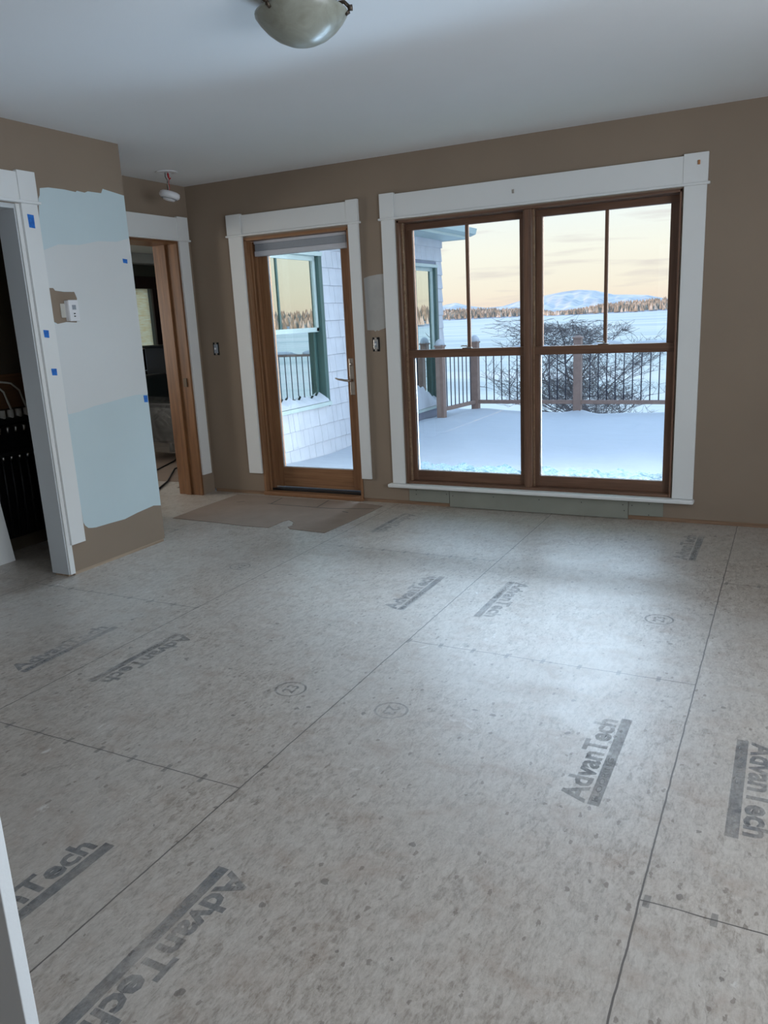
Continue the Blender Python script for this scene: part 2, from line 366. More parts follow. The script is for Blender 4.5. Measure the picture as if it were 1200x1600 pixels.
def wally(name, x0, x1, y0, y1, holes, mat, z0=.0, z1=CH):
    m = MB(); ys = sorted({y0, y1} | {h for q in holes for h in q[:2]})
    for a, b in zip(ys, ys[1:]):
        hs = [q for q in holes if q[0] <= a + 1e-6 and q[1] >= b - 1e-6]
        if not hs: m.box(x0, x1, a, b, z0, z1)
        else:
            _, _, za, zb = hs[0]
            if za > z0 + 1e-4: m.box(x0, x1, a, b, z0, za)
            if zb < z1 - 1e-4: m.box(x0, x1, a, b, zb, z1)
    return struct(m.build(name, mat))
DX0, DX1 = -3.925, -2.965      # patio door opening
WX0, WX1 = -2.58, -.655        # window opening
wallx('wall_back', YB, YB + .18, -4.83, 1.8, [(DX0, DX1, .028, 2.075), (WX0, WX1, .15, 2.075)], 'tan_wall', .028, CH)
struct(MB().box(-4.45, DX0, YB + .006, YB + .15, .0, .028).box(DX1, 1.6, YB + .006, YB + .15, 0, .028).build('trim_1', 'stud_x'))
wl = wally('wall_left', XL - .135, XL, -1.4, 3.909, [(2.22, 3.128, 0, 2.095)], 'tan_wall', .02, CH)
struct(MB().box(XL - .12, XL - .004, 3.135, 3.90, 0, .02).build('trim_2', 'stud_y'))
wally('wall_hall', XH - .14, XH, 3.909, YB, [(4.33, 5.185, 0, 2.09)], 'tan_wall', 0, CH)
wallx('wall_hall_end', 3.79, 3.909, -4.6, XL - .135, [], 'tan_wall')
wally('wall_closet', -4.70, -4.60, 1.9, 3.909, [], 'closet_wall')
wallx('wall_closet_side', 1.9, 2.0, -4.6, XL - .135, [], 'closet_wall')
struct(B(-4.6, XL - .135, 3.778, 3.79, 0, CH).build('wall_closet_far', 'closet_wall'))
wally('wall_right', 1.6, 1.72, -1.4, 5.34, [(-1.05, -.15, .85, 2.15), (.7, 3.1, .7, 2.2)], 'tan_wall')  # both unseen openings made to let the fill lamps in
wallx('wall_rear', -1.4, -1.2, XL, 1.6, [], 'tan_wall')
struct(B(-14, 7, -9, 5.52, CH + .12, 6.2).build('sun_block_upper', 'shingle_paint'))  # unseen upper mass, sized to keep the low sun off the deck
# the wing with the other room
wa = (6.55, 7.93, .50, 2.13); wb = (9.95, 11.24, .09, 2.11)
wally('wall_wing', -4.93, -4.83, YB + .18, 11.47, [wa, wb], 'shingle_gap_shade', -.6, 2.50)
struct(B(-7.85, -4.93, 11.35, 11.47, -.6, 2.5).build('wall_wing_end', 'shingle_gap_shade'))
wally('wall_far', -7.65, -7.5, 1.9, 11.35, [(2.95, 4.45, .9, 2.1), (7.0, 8.10, .9, 1.93)], 'other_wall', 0, 2.5)  # first opening, unseen, made for the far room's fill lamp
wallx('wall_far_side', 1.8, 1.9, -7.65, -4.70, [], 'other_wall', 0, 2.5)
struct(B(-14, -7.66, -9, 1.9, -1, CH + .12).build('sun_block_rear', 'shingle_paint'))  # unseen block added to stop the low sun entering the far room
struct(B(-7.65, -4.70, 1.9, 5.3, 2.34, 2.50).build('ceiling_wing', 'ceiling_white'))
struct(B(-7.65, -4.93, 5.3, 11.35, 2.34, 2.50).build('ceiling_wing_far', 'ceiling_white'))
# beam under the far room's ceiling
struct(B(-7.5, -7.30, 6.0, 8.42, 2.225, 2.34).build('trim_3', 'white_trim', bevel=.004))

# ------------------------------------------------------------------ craftsman casings
def casing(name, axis, plane, a0, a1, out_, z0, z1, zt, wl_, wr_, sides=(1, 1), mat='white_trim'):
    """axis: direction the casing runs along; plane: wall face; out_: sign into the room; opening a0..a1"""
    e = sempty(name)
    def bx(u0, u1, d0, d1, za, zb):
        d = sorted((plane + out_ * d0, plane + out_ * d1))
        return (MB().box(u0, u1, d[0], d[1], za, zb) if axis == 'x' else MB().box(d[0], d[1], u0, u1, za, zb))
    if sides[0]: bx(a0 - wl_, a0, 0, .020, z0, z1 - .015).build('side_casing', mat, e, .0015)
    if sides[1]: bx(a1, a1 + wr_, 0, .020, z0, z1 - .015).build('side_casing', mat, e, .0015)
    bx(a0 - wl_ * sides[0] - .018, a1 + wr_ * sides[1] + .018, 0, .034, z1 - .015, z1).build('bead_strip', mat, e, .004)
    bx(a0 + .006, a1 - .006, 0, .022, z1, zt - .01).build('head_casing', mat, e, .0015)
    if sides[0]: bx(a0 - wl_ - .004, a0 + .006, 0, .028, z1, zt).build('corner_block', mat, e, .0015)
    if sides[1]: bx(a1 - .006, a1 + wr_ + .004, 0, .028, z1, zt).build('corner_block', mat, e, .0015)
    return e
casing('trim_4', 'x', YB, DX0, DX1, -1, .185, 2.10, 2.252, .130, .085)
casing('trim_5', 'x', YB, WX0 - .008, WX1 + .008, -1, .165, 2.098, 2.262, .103, .128)
casing('trim_6', 'y', XL, 2.22, 3.122, 1, .19, 2.112, 2.262, .105, .105)
casing('trim_7', 'y', XH, 4.33, 5.185, 1, .175, 2.10, 2.272, .105, .112)
# window stool
struct(MB().box(-2.722, -.510, YB - .055, YB + .06, .136, .163).build('trim_8', 'white_trim', bevel=.008))
# closet jamb and reveal strip
cj = sempty('trim_9')
MB().box(XL - .15, XL - .010, 3.095, 3.128, .012, 2.095).build('jamb_board', 'grey_trim', cj, .001)
MB().box(XL - .012, XL + .002, 3.100, 3.135, .012, 2.095).build('reveal_strip', 'white_trim', cj, .001)
MB().box(XL - .15, XL - .010, 2.22, 3.095, 2.07, 2.095).build('head_jamb', 'grey_trim', cj, .001)
MB().box(XL - .15, XL - .010, 2.22, 2.25, .0, 2.07).build('jamb_board', 'grey_trim', cj, .001)
MB().box(XL - .13, XL - .02, 3.10, 3.13, .0, .012).build('shim', 'stud_y', cj)
# hall doorway: varnished wood jambs
hj = sempty('door_2')
MB().box(XH - .25, XH + .004, 5.165, 5.186, 0, 2.085).build('jamb', 'jamb_z', hj, .001)
MB().box(XH - .16, XH - .11, 5.150, 5.165, 0, 2.07).build('door_stop', 'jamb_z', hj, .002)
MB().box(XH - .25, XH + .004, 4.33, 5.165, 2.065, 2.088).build('head_jamb', 'jamb_y', hj, .001)
MB().box(XH - .25, XH + .004, 4.33, 4.352, 0, 2.065).build('jamb', 'jamb_z', hj, .001)
MB().box(XH - .07, XH - .035, 5.158, 5.166, .93, 1.0).build('strike_plate', 'bronze', hj, .001)
struct(MB().box(XH - .24, XH - .14, 5.186, 5.34, 0, 2.45).build('wall_hall_return', 'other_wall'))

# ------------------------------------------------------------------ patio door
d = sempty('door_1')
MB().box(DX0 + .002, DX0 + .024, YB - .004, YB + .18, .02, 2.06).build('jamb', 'fir_z', d, .001)
MB().box(DX0 + .024, DX0 + .040, YB + .045, YB + .062, .03, 2.045).build('weather_stop', 'fir_z', d, .002)
MB().box(DX0 + .024, DX0 + .050, YB + .080, YB + .115, .03, 2.045).build('weather_stop', 'fir_z', d, .002)
MB().box(DX1 - .024, DX1 - .002, YB - .004, YB + .18, .02, 2.06).build('jamb', 'fir_z', d, .001)
MB().box(DX0 + .002, DX1 - .002, YB - .004, YB + .18, 2.05, 2.074).build('head_jamb', 'fir_x', d, .001)
MB().box(DX0 + .002, DX1 - .002, YB - .02, YB + .19, .0, .030).build('threshold', 'fir_x', d, .004)
MB().box(DX0 + .03, DX1 - .03, YB + .06, YB + .17, .030, .047).build('sill_track', 'black', d, .001)
sl = MB().box(-3.880, -3.795, 5.455, 5.50, .055, 2.04).build('stile', 'fir_z', d, .003)
MB().box(-3.115, -3.020, 5.455, 5.50, .055, 2.04).build('stile', 'fir_z', d, .003)
MB().box(-3.795, -3.115, 5.457, 5.498, .055, .222).build('bottom_rail', 'fir_x', d, .003)
MB().box(-3.795, -3.115, 5.457, 5.498, 1.95, 2.04).build('top_rail', 'fir_x', d, .003)
MB().box(-3.795, -3.115, 5.474, 5.480, .222, 1.95).build('glass', 'pane', d)
gs = MB(); gs.box(-3.795, -3.789, 5.462, 5.475, .222, 1.95).box(-3.121, -3.115, 5.462, 5.475, .222, 1.95).box(-3.795, -3.115, 5.462, 5.475, .222, .228).build('glazing_bead', 'shade_light', d)
hp = MB().box(-3.094, -3.052, 5.446, 5.455, .83, 1.115).build('handle_plate', 'satin_nickel', d, .004)
MB().tube([(-3.073, 5.455, .945), (-3.073, 5.405, .945)], .011, 12).build('spindle', 'satin_nickel', hp, smooth=True)
MB().tube([(-3.073, 5.405, .945), (-3.11, 5.402, .948), (-3.15, 5.402, .955), (-3.175, 5.404, .957), (-3.20, 5.408, .966)], .010, 12, .006).build('lever', 'satin_nickel', hp, smooth=True)
MB().tube([(-3.073, 5.446, 1.07), (-3.073, 5.438, 1.07)], .013, 16).build('lock_cylinder', 'steel', hp, smooth=True)
# white shade cassette over the door glass
s = tag(empty('roller_shade', (-3.45, 5.43, 1.95)), 'white roller shade cassette with grey fabric band above the glass of the patio door', 'shade')
MB().box(-3.868, -3.03, 5.395, 5.452, 2.026, 2.048).build('head_rail', 'shade_light', s, .003)
MB().box(-3.866, -3.032, 5.402, 5.452, 1.972, 2.026).build('fabric_roll', 'shade_grey', s, .004)
MB().box(-3.868, -3.03, 5.395, 5.452, 1.932, 1.972).build('bottom_rail', 'shade_light', s, .004)

# ------------------------------------------------------------------ double window
wnd = sempty('window_1')
FX0, FX1 = WX0 + .003, WX1 - .003
MB().box(FX0, FX0 + .016, YB - .004, YB + .17, .165, 2.075).build('jamb', 'sash_z', wnd, .001)
MB().box(FX0 + .016, FX0 + .028, YB + .035, YB + .060, .175, 2.065).build('parting_stop', 'stud_x', wnd, .002)
MB().box(FX1 - .012, FX1, YB - .004, YB + .17, .165, 2.075).build('jamb', 'sash_z', wnd, .001)
MB().box(FX0, FX1, YB - .004, YB + .17, 2.058, 2.075).build('head_jamb', 'sash_x', wnd, .001)
MB().box(FX0, FX1, YB + .004, YB + .17, .163, .182).build('sill', 'sash_x', wnd, .002)
MB().box(-1.652, -1.596, YB + .010, YB + .17, .182, 2.058).build('mullion', 'sash_z', wnd, .004)
MB().box(-1.640, -1.608, YB + .003, YB + .012, .182, 2.058).build('mullion_cover', 'sash_z', wnd, .003)
MB().box(-1.596, -1.588, YB + .05, YB + .075, .182, 2.058).build('jamb_liner', 'stud_x', wnd, .001)
GL = [(-2.512, -1.695), (-1.553, -.722)]
outer = [(FX0 + .018, -1.652), (-1.594, FX1 - .013)]
for (g0, g1), (s0, s1) in zip(GL, outer):
    ls = MB().box(s0, s1, 5.402, 5.440, .184, .258).build('bottom_rail', 'sash_x', wnd, .003)
    MB().box(s0, g0, 5.400, 5.440, .184, 1.165).build('lower_stile', 'sash_z', wnd, .003)
    MB().box(g1, s1, 5.400, 5.440, .184, 1.165).build('lower_stile', 'sash_z', wnd, .003)
    MB().box(s0, s1, 5.396, 5.442, 1.108, 1.166).build('meeting_rail', 'sash_x', wnd, .004)
    MB().box(g0, g1, 5.418, 5.424, .258, 1.108).build('glass', 'pane', wnd)
    MB().box(s0, g0 + .004, 5.446, 5.486, 1.115, 2.055).build('upper_stile', 'sash_z', wnd, .003)
    MB().box(g1 - .012, s1, 5.446, 5.486, 1.115, 2.055).build('upper_stile', 'sash_z', wnd, .003)
    MB().box(s0, s1, 5.444, 5.486, 2.012, 2.056).build('top_rail', 'sash_x', wnd, .003)
    MB().box(s0, s1, 5.446, 5.486, 1.115, 1.160).build('check_rail', 'sash_x', wnd, .003)
    MB().box(g0, g1, 5.463, 5.469, 1.160, 2.012).build('glass', 'pane', wnd)
    mc = (g0 + g1) / 2 + .012
    MB().box(mc - .011, mc + .011, 5.452, 5.480, 1.160, 2.012).build('muntin', 'sash_z', wnd, .003)
    lk = MB().box(mc - .035, mc + .035, 5.405, 5.438, 1.166, 1.173).build('sash_lock', 'steel', wnd, .002)
    MB().tube([(mc, 5.42, 1.173), (mc, 5.42, 1.184), (mc - .03, 5.412, 1.186), (mc - .045, 5.41, 1.184)], .006, 8, .004).build('lock_lever', 'steel', lk, smooth=True)
    MB().box(g0 - .001, g0 + .003, 5.424, 5.436, .262, 1.105).box(g1 - .003, g1 + .001, 5.424, 5.436, .262, 1.105).build('glazing_edge', 'shade_light', wnd)
    # frost along the foot of the glass, ragged top edge
    random.seed(int(-g0 * 10)); n = 60; top = []
    for i in range(n + 1):
        q = i / n; hgt = .030 + .022 * abs(math.sin(q * 9 + g0)) + .010 * math.sin(q * 31) + random.uniform(0, .010)
        top.append((g0 + .006 + (g1 - g0 - .012) * q, 5.426, .262 + max(.008, hgt)))
    pts = [(g0 + .006, 5.426, .260)] + top + [(g1 - .006, 5.426, .260)]
    MB().prism(pts, (0, .003, 0)).build('frost', 'frost', wnd)
# small nail-holes and plugs on the casing
pn = tag(MB().box(-1.715, -1.700, YB - .026, YB - .020, 2.16, 2.185).build('picture_hanger', 'satin_nickel', None, .002, origin=(-1.707, YB - .024, 2.16)), 'tiny metal hook on the head casing above the window, near the middle', 'hook')
pn2 = tag(MB().box(-.575, -.560, YB - .034, YB - .028, 2.195, 2.22).build('picture_hanger', 'copper', None, .002, origin=(-.567, YB - .03, 2.2)), 'tiny reddish hook on the right corner block of the window casing', 'hook')

# ------------------------------------------------------------------ bare drywall strips below the window
def strip(x0, x1, z0, z1, label):
    o = MB().box(x0, x1, YB - .010, YB, z0, z1).build('drywall_strip', 'green_board', None, .001, origin=((x0 + x1) / 2, YB - .005, z0))
    tag(o, label, 'drywall strip', 'bare drywall strips under the window')
    return o
def screws(o, pts):
    for x, z in pts: MB().tube([(x, YB - .0125, z), (x, YB - .009, z)], .0035, 10).build('screw', 'screw', o)
a = strip(-2.56, -2.230, .030, .135, 'short grey-green drywall strip at the left under the window stool'); screws(a, [(-2.50, .115), (-2.50, .085), (-2.25, .10)])
a = strip(-2.226, -.925, .004, .135, 'long grey-green drywall strip in the middle under the window stool'); screws(a, [(-2.20, .09), (-1.88, .10), (-1.54, .10), (-1.24, .10), (-.96, .10), (-.95, .06)])
a = strip(-.921, -.70, .032, .135, 'short grey-green drywall strip at the right under the window stool'); screws(a, [(-.90, .10), (-.79, .115), (-.79, .04)])
# primer patch between door and window (part of the wall surface)
wb_o = bpy.data.objects['wall_back']
pts = [(-2.864, 1.700), (-2.82, 1.712), (-2.748, 1.719), (-2.697, 1.720), (-2.697, 1.337), (-2.749, 1.323), (-2.76, 1.316), (-2.775, 1.322), (-2.79, 1.312), (-2.80, 1.322), (-2.857, 1.325)]
MB().prism([(x, YB - .0006, z) for x, z in pts], (0, .0005, 0)).build('primer_patch', 'primer', wb_o)

# ------------------------------------------------------------------ paint samples on the stub wall
blue = [(3.276, 2.19), (3.334, 2.2), (3.445, 2.202), (3.527, 2.197), (3.537, 2.205), (3.594, 2.201), (3.619, 2.211), (3.723, 2.212), (3.738, 2.238), (3.908, 2.218), (3.908, 0.25), (3.84, 0.264), (3.69, 0.252), (3.574, 0.237), (3.439, 0.242), (3.335, 0.244), (3.300, 0.250), (3.276, 0.256), (3.255, 0.277), (3.245, 0.30), (3.243, 0.403), (3.228, 0.522), (3.228, 0.638), (3.228, 1.053), (3.228, 1.470), (3.241, 1.476), (3.266, 1.464), (3.331, 1.473), (3.405, 1.468), (3.43, 1.605), (3.417, 1.641), (3.343, 1.641), (3.281, 1.647), (3.27, 1.661), (3.228, 1.661), (3.229, 1.933), (3.246, 2.051), (3.258, 2.135), (3.269, 2.153)]
MB().prism([(XL + .0002, y, z) for y, z in blue], (.0004, 0, 0)).build('paint_sample', 'blue_paint', wl)
pale = [(3.228, 1.859), (3.35, 1.90), (3.5, 1.905), (3.65, 1.935), (3.8, 1.94), (3.909, 1.968), (3.909, 1.00), (3.80, 1.005), (3.70, .998), (3.579, .985), (3.45, .975), (3.328, .955), (3.246, .95), (3.228, 1.47), (3.266, 1.464), (3.331, 1.473), (3.405, 1.468), (3.43, 1.605), (3.417, 1.641), (3.281, 1.647), (3.27, 1.661), (3.228, 1.661)]
MB().prism([(XL + .0008, y, z) for y, z in pale], (.0004, 0, 0)).build('paint_sample', 'pale_paint', wl)
# painter's tape
def tape(y0, y1, z0, z1, x, sk, label):
    o = MB().prism([(x, y0, z0), (x, y1, z0 - sk), (x, y1 + sk * .4, z1), (x, y0 - .002, z1 + sk)], (.0008, 0, 0)).build('masking_tape', 'tape', None, origin=(x, (y0 + y1) / 2, z0))
    tag(o, label, 'tape', 'blue masking tape marks')
tape(3.152, 3.190, 1.975, 2.040, XL + .0205, .003, 'largest blue tape piece, high on the white closet casing')
tape(3.145, 3.177, 1.393, 1.430, XL + .0205, .004, 'small blue tape piece on the closet casing, middle of the three there')
tape(3.160, 3.194, 1.182, 1.217, XL + .0205, .003, 'small blue tape piece on the closet casing, lowest of the three there')
tape(3.832, 3.868, 1.818, 1.840, XL + .0016, .003, 'blue tape scrap high on the painted wall near its corner')
tape(3.870, 3.902, .950, .992, XL + .0010, .003, 'blue tape scrap low on the painted wall near its corner')

# thermostat
th = tag(empty('thermostat', (XL, 3.37, 1.47)), 'white digital thermostat with small dark screen on the unpainted wall patch', 'thermostat')
MB().box(XL + .001, XL + .006, 3.298, 3.335, 1.497, 1.575).build('wall_plate', 'pex_white', th, .001)
MB().box(XL + .001, XL + .030, 3.330, 3.400, 1.478, 1.592).build('back_housing', 'plastic_white', th, .003)
MB().box(XL + .030, XL + .036, 3.331, 3.402, 1.476, 1.594).build('front_cover', 'plastic_white', th, .004)
MB().box(XL + .0358, XL + .037, 3.354, 3.381, 1.540, 1.566).build('screen', 'shade_grey', th)
MB().box(XL + .0358, XL + .0375, 3.360, 3.372, 1.515, 1.521).build('button', 'black', th, .001)
MB().box(XL + .0358, XL + .0375, 3.360, 3.372, 1.500, 1.506).build('button', 'black', th, .001)

# open switch boxes
def swbox(x, z, toggle, label):
    e = tag(empty('switch_box', (x, YB, z - .055)), label, 'switch', 'open switch boxes')
    MB().box(x - .030, x + .030, YB - .0015, YB - .0003, z - .052, z + .052).build('box_opening', 'dark_hole', e)
    y = MB().box(x - .019, x + .019, YB - .008, YB - .0015, z - .036, z + .036).build('yoke', 'steel' if toggle else 'shade_grey', e, .002)
    MB().box(x - .008, x + .008, YB - .006, YB - .0015, z - .050, z + .050).build('mounting_strap', 'satin_nickel', e, .001)
    MB().box(x - .010, x + .010, YB - .010, YB - .007, z - .020, z + .020).build('switch_face', 'shade_grey', e, .001)
    MB().box(x - .005, x + .005, YB - .022, YB - .009, z - .006, z + .010).build('toggle', 'plastic_white', e, .002)
swbox(-2.787, 1.219, True, 'uncovered light switch with metal yoke in the narrow wall between patio door and window')
swbox(-4.296, 1.227, False, 'dark uncovered light switch box left of the patio door')

# ------------------------------------------------------------------ floor protection board by the door
card = [(-4.141, 4.431), (-4.16, 4.75), (-4.160, 5.27), (-3.917, 5.285), (-3.60, 5.28), (-3.358, 5.29), (-2.97, 5.272), (-2.741, 5.224), (-2.746, 4.794), (-2.772, 4.408), (-2.917, 4.416), (-3.066, 4.424), (-3.112, 4.465), (-3.103, 4.521), (-3.125, 4.545), (-3.139, 4.585), (-3.18, 4.618), (-3.214, 4.639), (-3.234, 4.60), (-3.235, 4.409), (-3.452, 4.399), (-3.702, 4.42)]
cb = tag(MB().prism([(x, y, .001) for x, y in card], (0, 0, .0022)).build('floor_protection_board', 'kraft_paper', None, origin=(-3.45, 4.85, .001)), 'brown kraft floor protection board with a torn notch in front of the patio door', 'floor protection')
ln = MB()
for (xa, ya), (xb_, yb_) in [((-3.69, 5.045), (-3.10, 5.037)), ((-3.10, 5.037), (-2.76, 5.12)), ((-3.66, 5.04), (-3.69, 5.25)), ((-3.257, 5.28), (-3.226, 5.05)), ((-3.98, 5.02), (-3.93, 5.06)), ((-2.96, 4.98), (-2.90, 4.96))]:
    q = Vector((yb_ - ya, -(xb_ - xa), 0)).normalized() * .004
    A = Vector((xa, ya, .0033)); Bv = Vector((xb_, yb_, .0033))
    ln.prism([A - q, A + q, Bv + q, Bv - q], (0, 0, .0004))
ln.build('crease', 'screw', cb)

# ------------------------------------------------------------------ printed stamps on the panels
def text_mesh(txt, length, height, bold=.0):
    cu = bpy.data.curves.new('lettering', 'FONT'); cu.body = txt; cu.size = 1; cu.offset = bold; cu.resolution_u = 2; cu.space_character = 1.0
    ob = bpy.data.objects.new('lettering', cu); C.objects.link(ob)
    me = bpy.data.meshes.new_from_object(ob.evaluated_get(bpy.context.evaluated_depsgraph_get())); bpy.data.objects.remove(ob)
    xs = [v.co.x for v in me.vertices]; ys = [v.co.y for v in me.vertices]
    x0, x1, y0, y1 = min(xs), max(xs), min(ys), max(ys)
    for v in me.vertices: v.co = ((v.co.x - x0) / (x1 - x0) * length, (v.co.y - y0) / (y1 - y0) * height, 0)
    return me
big_me = text_mesh('AdvanTech', .52, .078, .035); small_me = text_mesh('FLOORING', .25, .018, .01); num_me = text_mesh('23', .066, .052, .02)
def put(me, name, mat, M_):
    m2 = me.copy(); m2.transform(M_); m2.materials.clear(); m2.materials.append(MAT[mat]); o = bpy.data.objects.new(name, m2); C.objects.link(o); o.parent = floor
    return o
def stamp(xbar, y0, up_, mat='ink', k=1.0):
    """xbar: centre of the underline; up_=-1: reads away from the camera, letters rise to -X; +1 the other way round"""
    if up_ < 0: F = Matrix(((0, -1, 0, xbar), (1, 0, 0, y0), (0, 0, 1, .0006), (0, 0, 0, 1)))
    else: F = Matrix(((0, 1, 0, xbar), (-1, 0, 0, y0 + .54), (0, 0, 1, .0006), (0, 0, 0, 1)))
    o = put(big_me, 'printed_lettering', mat, F @ Matrix.Translation((0, .024, 0)))
    bar = MB().add([F @ Vector(q) for q in ((0, -.018, 0), (.54, -.018, 0), (.54, .017, 0), (0, .017, 0))], [(0, 1, 2, 3)]).build('printed_bar', mat, floor)
    put(small_me, 'printed_lettering', 'ink_gap', F @ Matrix.Translation((.02, -.009, .0004)))
def ring(x, y, up_, mat='ink'):
    seg = 48; m = MB(); vs = []; fs = []
    for i in range(seg):
        a = 2 * PI * i / seg
        for r in (.056, .065): vs.append((x + r * math.cos(a), y + r * math.sin(a) * .95, .0006))
    for i in range(seg): j = (i + 1) % seg; fs.append((2 * i, 2 * i + 1, 2 * j + 1, 2 * j))
    m.add(vs, fs).build('printed_ring', mat, floor)
    F = Matrix(((0, -up_ * -1 * 1.0, 0, x), (-up_, 0, 0, y), (0, 0, 1, .0006), (0, 0, 0, 1))) if up_ > 0 else Matrix(((0, -1, 0, x), (1, 0, 0, y), (0, 0, 1, .0006), (0, 0, 0, 1)))
    put(num_me, 'printed_lettering', mat, F @ Matrix.Translation((-.033, -.026, 0)))
for x, y, u_, mt in [(-2.868, 2.05, -1, 'ink_pale'), (-2.505, 2.09, 1, 'ink'), (-1.648, 3.27, -1, 'ink_pale'), (-1.262, 3.31, 1, 'ink_pale'), (-.432, 2.04, -1, 'ink'), (-.062, 2.04, 1, 'ink'),
                     (-1.625, .80, -1, 'ink'), (-1.262, .85, 1, 'ink'), (-2.47, 4.52, 1, 'ink_pale'), (-.43, 4.52, -1, 'ink_pale')]:
    stamp(x, y, u_, mt)
for x, y, u_, mt in [(-1.680, 2.342, -1, 'ink'), (-1.232, 2.333, 1, 'ink_pale'), (-.467, 3.563, -1, 'ink_pale'), (-2.876, 3.598, -1, 'ink_pale')]:
    ring(x, y, u_, mt)

# ------------------------------------------------------------------ ceiling lamp
cx, cy = -1.63, 2.675
la = tag(empty('ceiling_light', (cx, cy, CH)), 'frosted glass bowl flush light with bronze clips on the ceiling, switched off', 'ceiling light')
MB().lathe((cx, cy, 0), [(.02, CH), (.125, CH), (.130, CH - .012), (.118, CH - .030), (.10, CH - .034)]).build('ceiling_pan', 'bronze', la, smooth=True)
prof = [(.158, 2.468), (.165, 2.462), (.164, 2.455), (.150, 2.435), (.125, 2.408), (.095, 2.386), (.06, 2.370), (.03, 2.363), (.001, 2.361)]
MB().lathe((cx, cy, 0), prof).build('glass_bowl', 'alabaster', la, smooth=True)
for k in range(3):
    a = math.radians(20 + 120 * k); u_ = Vector((math.cos(a), math.sin(a), 0)); P0 = Vector((cx, cy, 0))
    MB().tube([P0 + u_ * .118 + Vector((0, 0, CH - .03)), P0 + u_ * .155 + Vector((0, 0, 2.487)), P0 + u_ * .172 + Vector((0, 0, 2.470)), P0 + u_ * .170 + Vector((0, 0, 2.452)), P0 + u_ * .158 + Vector((0, 0, 2.447))], .007, 8).build('clip', 'bronze', la, smooth=True)
    c2 = P0 + u_ * .176 + Vector((0, 0, 2.466))
    MB().tube([c2 - u_ * .006, c2 + u_ * .008], .010, 12).build('thumb_screw', 'bronze', la, smooth=True)

# hanging smoke alarm
px, py = -4.135, 4.77
sd = tag(empty('smoke_alarm', (px, py, CH)), 'white smoke alarm dangling by its wires from an open ceiling box', 'smoke alarm')
MB().lathe((px, py, 0), [(.045, CH - .0005), (.078, CH - .001), (.078, CH - .007), (.070, CH - .009), (.052, CH - .009), (.045, CH - .004)]).build('mounting_ring', 'plastic_white', sd, smooth=False)
MB().lathe((px, py, 0), [(.001, CH - .0008), (.046, CH - .001), (.046, CH - .002), (.001, CH - .002)]).build('box_opening', 'dark_hole', sd)
MB().tube([(px - .012, py, CH), (px - .016, py, CH - .03), (px + .002, py, CH - .06), (px - .006, py, CH - .10), (px, py, CH - .14)], .0028, 6).build('wire', 'black', sd, smooth=True)
MB().tube([(px, py, CH), (px + .012, py, CH - .035), (px - .003, py, CH - .07), (px + .006, py, CH - .11), (px + .003, py, CH - .14)], .0025, 6).build('wire', 'pex_white', sd, smooth=True)
MB().tube([(px + .012, py, CH), (px + .02, py, CH - .04), (px + .010, py, CH - .075), (px + .014, py, CH - .11), (px + .006, py, CH - .14)], .0025, 6).build('wire', 'red_plastic', sd, smooth=True)
MB().tube([(px + .012, py, CH - .015), (px + .018, py - .004, CH - .045)], .008, 8, .005).build('wire_nut', 'red_plastic', sd, smooth=True)
MB().tube([(px + .020, py, CH - .05), (px + .034, py, CH - .047)], .006, 8, .004).build('wire_nut', 'red_plastic', sd, smooth=True)
T = Matrix.Rotation(math.radians(12), 4, 'Y') @ Matrix.Rotation(math.radians(-8), 4, 'X')
ab = MB().lathe((px + .004, py, 2.345), [(.001, .034), (.055, .034), (.070, .026), (.074, .010), (.072, -.004), (.060, -.014), (.046, -.016), (.044, -.020), (.040, -.028), (.020, -.031), (.001, -.031)], 36, T).build('alarm_body', 'plastic_white', sd, smooth=True)
MB().lathe((px + .004, py, 2.345), [(.0445, -.0165), (.0585, -.0150), (.0590, -.0162), (.0450, -.0182)], 36, T).build('sounder_slot', 'shade_grey', ab)

# ------------------------------------------------------------------ near doorway casing at the lower left
nc = sempty('trim_10')
MB().box(-1.5, -1.05, .536, .66, 0, 2.1).build('wall_end', 'grey_trim', nc, .002)
MB().box(-1.5, -.838, .5175, .536, 0, 2.1).build('casing_board', 'grey_trim', nc, .0015)

# ------------------------------------------------------------------ closet: white board, manifold
wbd = tag(MB().prism([(-4.392, 2.30, 0), (-4.392, 3.226, 0), (-4.43, 3.13, 1.2), (-4.43, 2.22, 1.2)], (-.018, 0, 0)).build('leaning_board', 'white_trim', None, .001, origin=(-4.39, 2.8, 0)), 'off-white board leaning inside the dark closet at the left edge', 'board')
mf = tag(empty('pipe_manifold', (-4.57, 3.4, .1)), 'dark plumbing manifold with rows of valves on the closet back wall', 'manifold')
MB().box(-4.598, -4.58, 3.0, 3.77, .95, 1.17).build('backboard', 'board_dark', mf, .002)
MB().box(-4.598, -4.545, 3.0, 3.76, .10, .86).build('body_panel', 'black_gloss', mf, .004)
MB().tube([(-4.53, 3.0, .875), (-4.53, 3.75, .875)], .026, 12).build('upper_header', 'black', mf, smooth=True)
MB().tube([(-4.53, 3.0, .66), (-4.53, 3.75, .66)], .022, 12).build('lower_header', 'black', mf, smooth=True)
for k in range(9):
    y = 3.22 + k * .062
    v_o = MB().tube([(-4.53, y, .885), (-4.53, y, .945)], .019, 10).build('valve', 'pex_white', mf, smooth=True)
    MB().tube([(-4.505, y, .80), (-4.50, y, .84)], .008, 8, .013).build('fitting', 'steel', mf, smooth=True)
    MB().tube([(-4.51, y, .625), (-4.505, y, .65)], .008, 8, .012).build('fitting', 'steel', mf, smooth=True)
    MB().tube([(-4.52, y, .64), (-4.525, y + .004, .4), (-4.535, y, .12)], .010, 8).build('hose', 'black', mf, smooth=True)
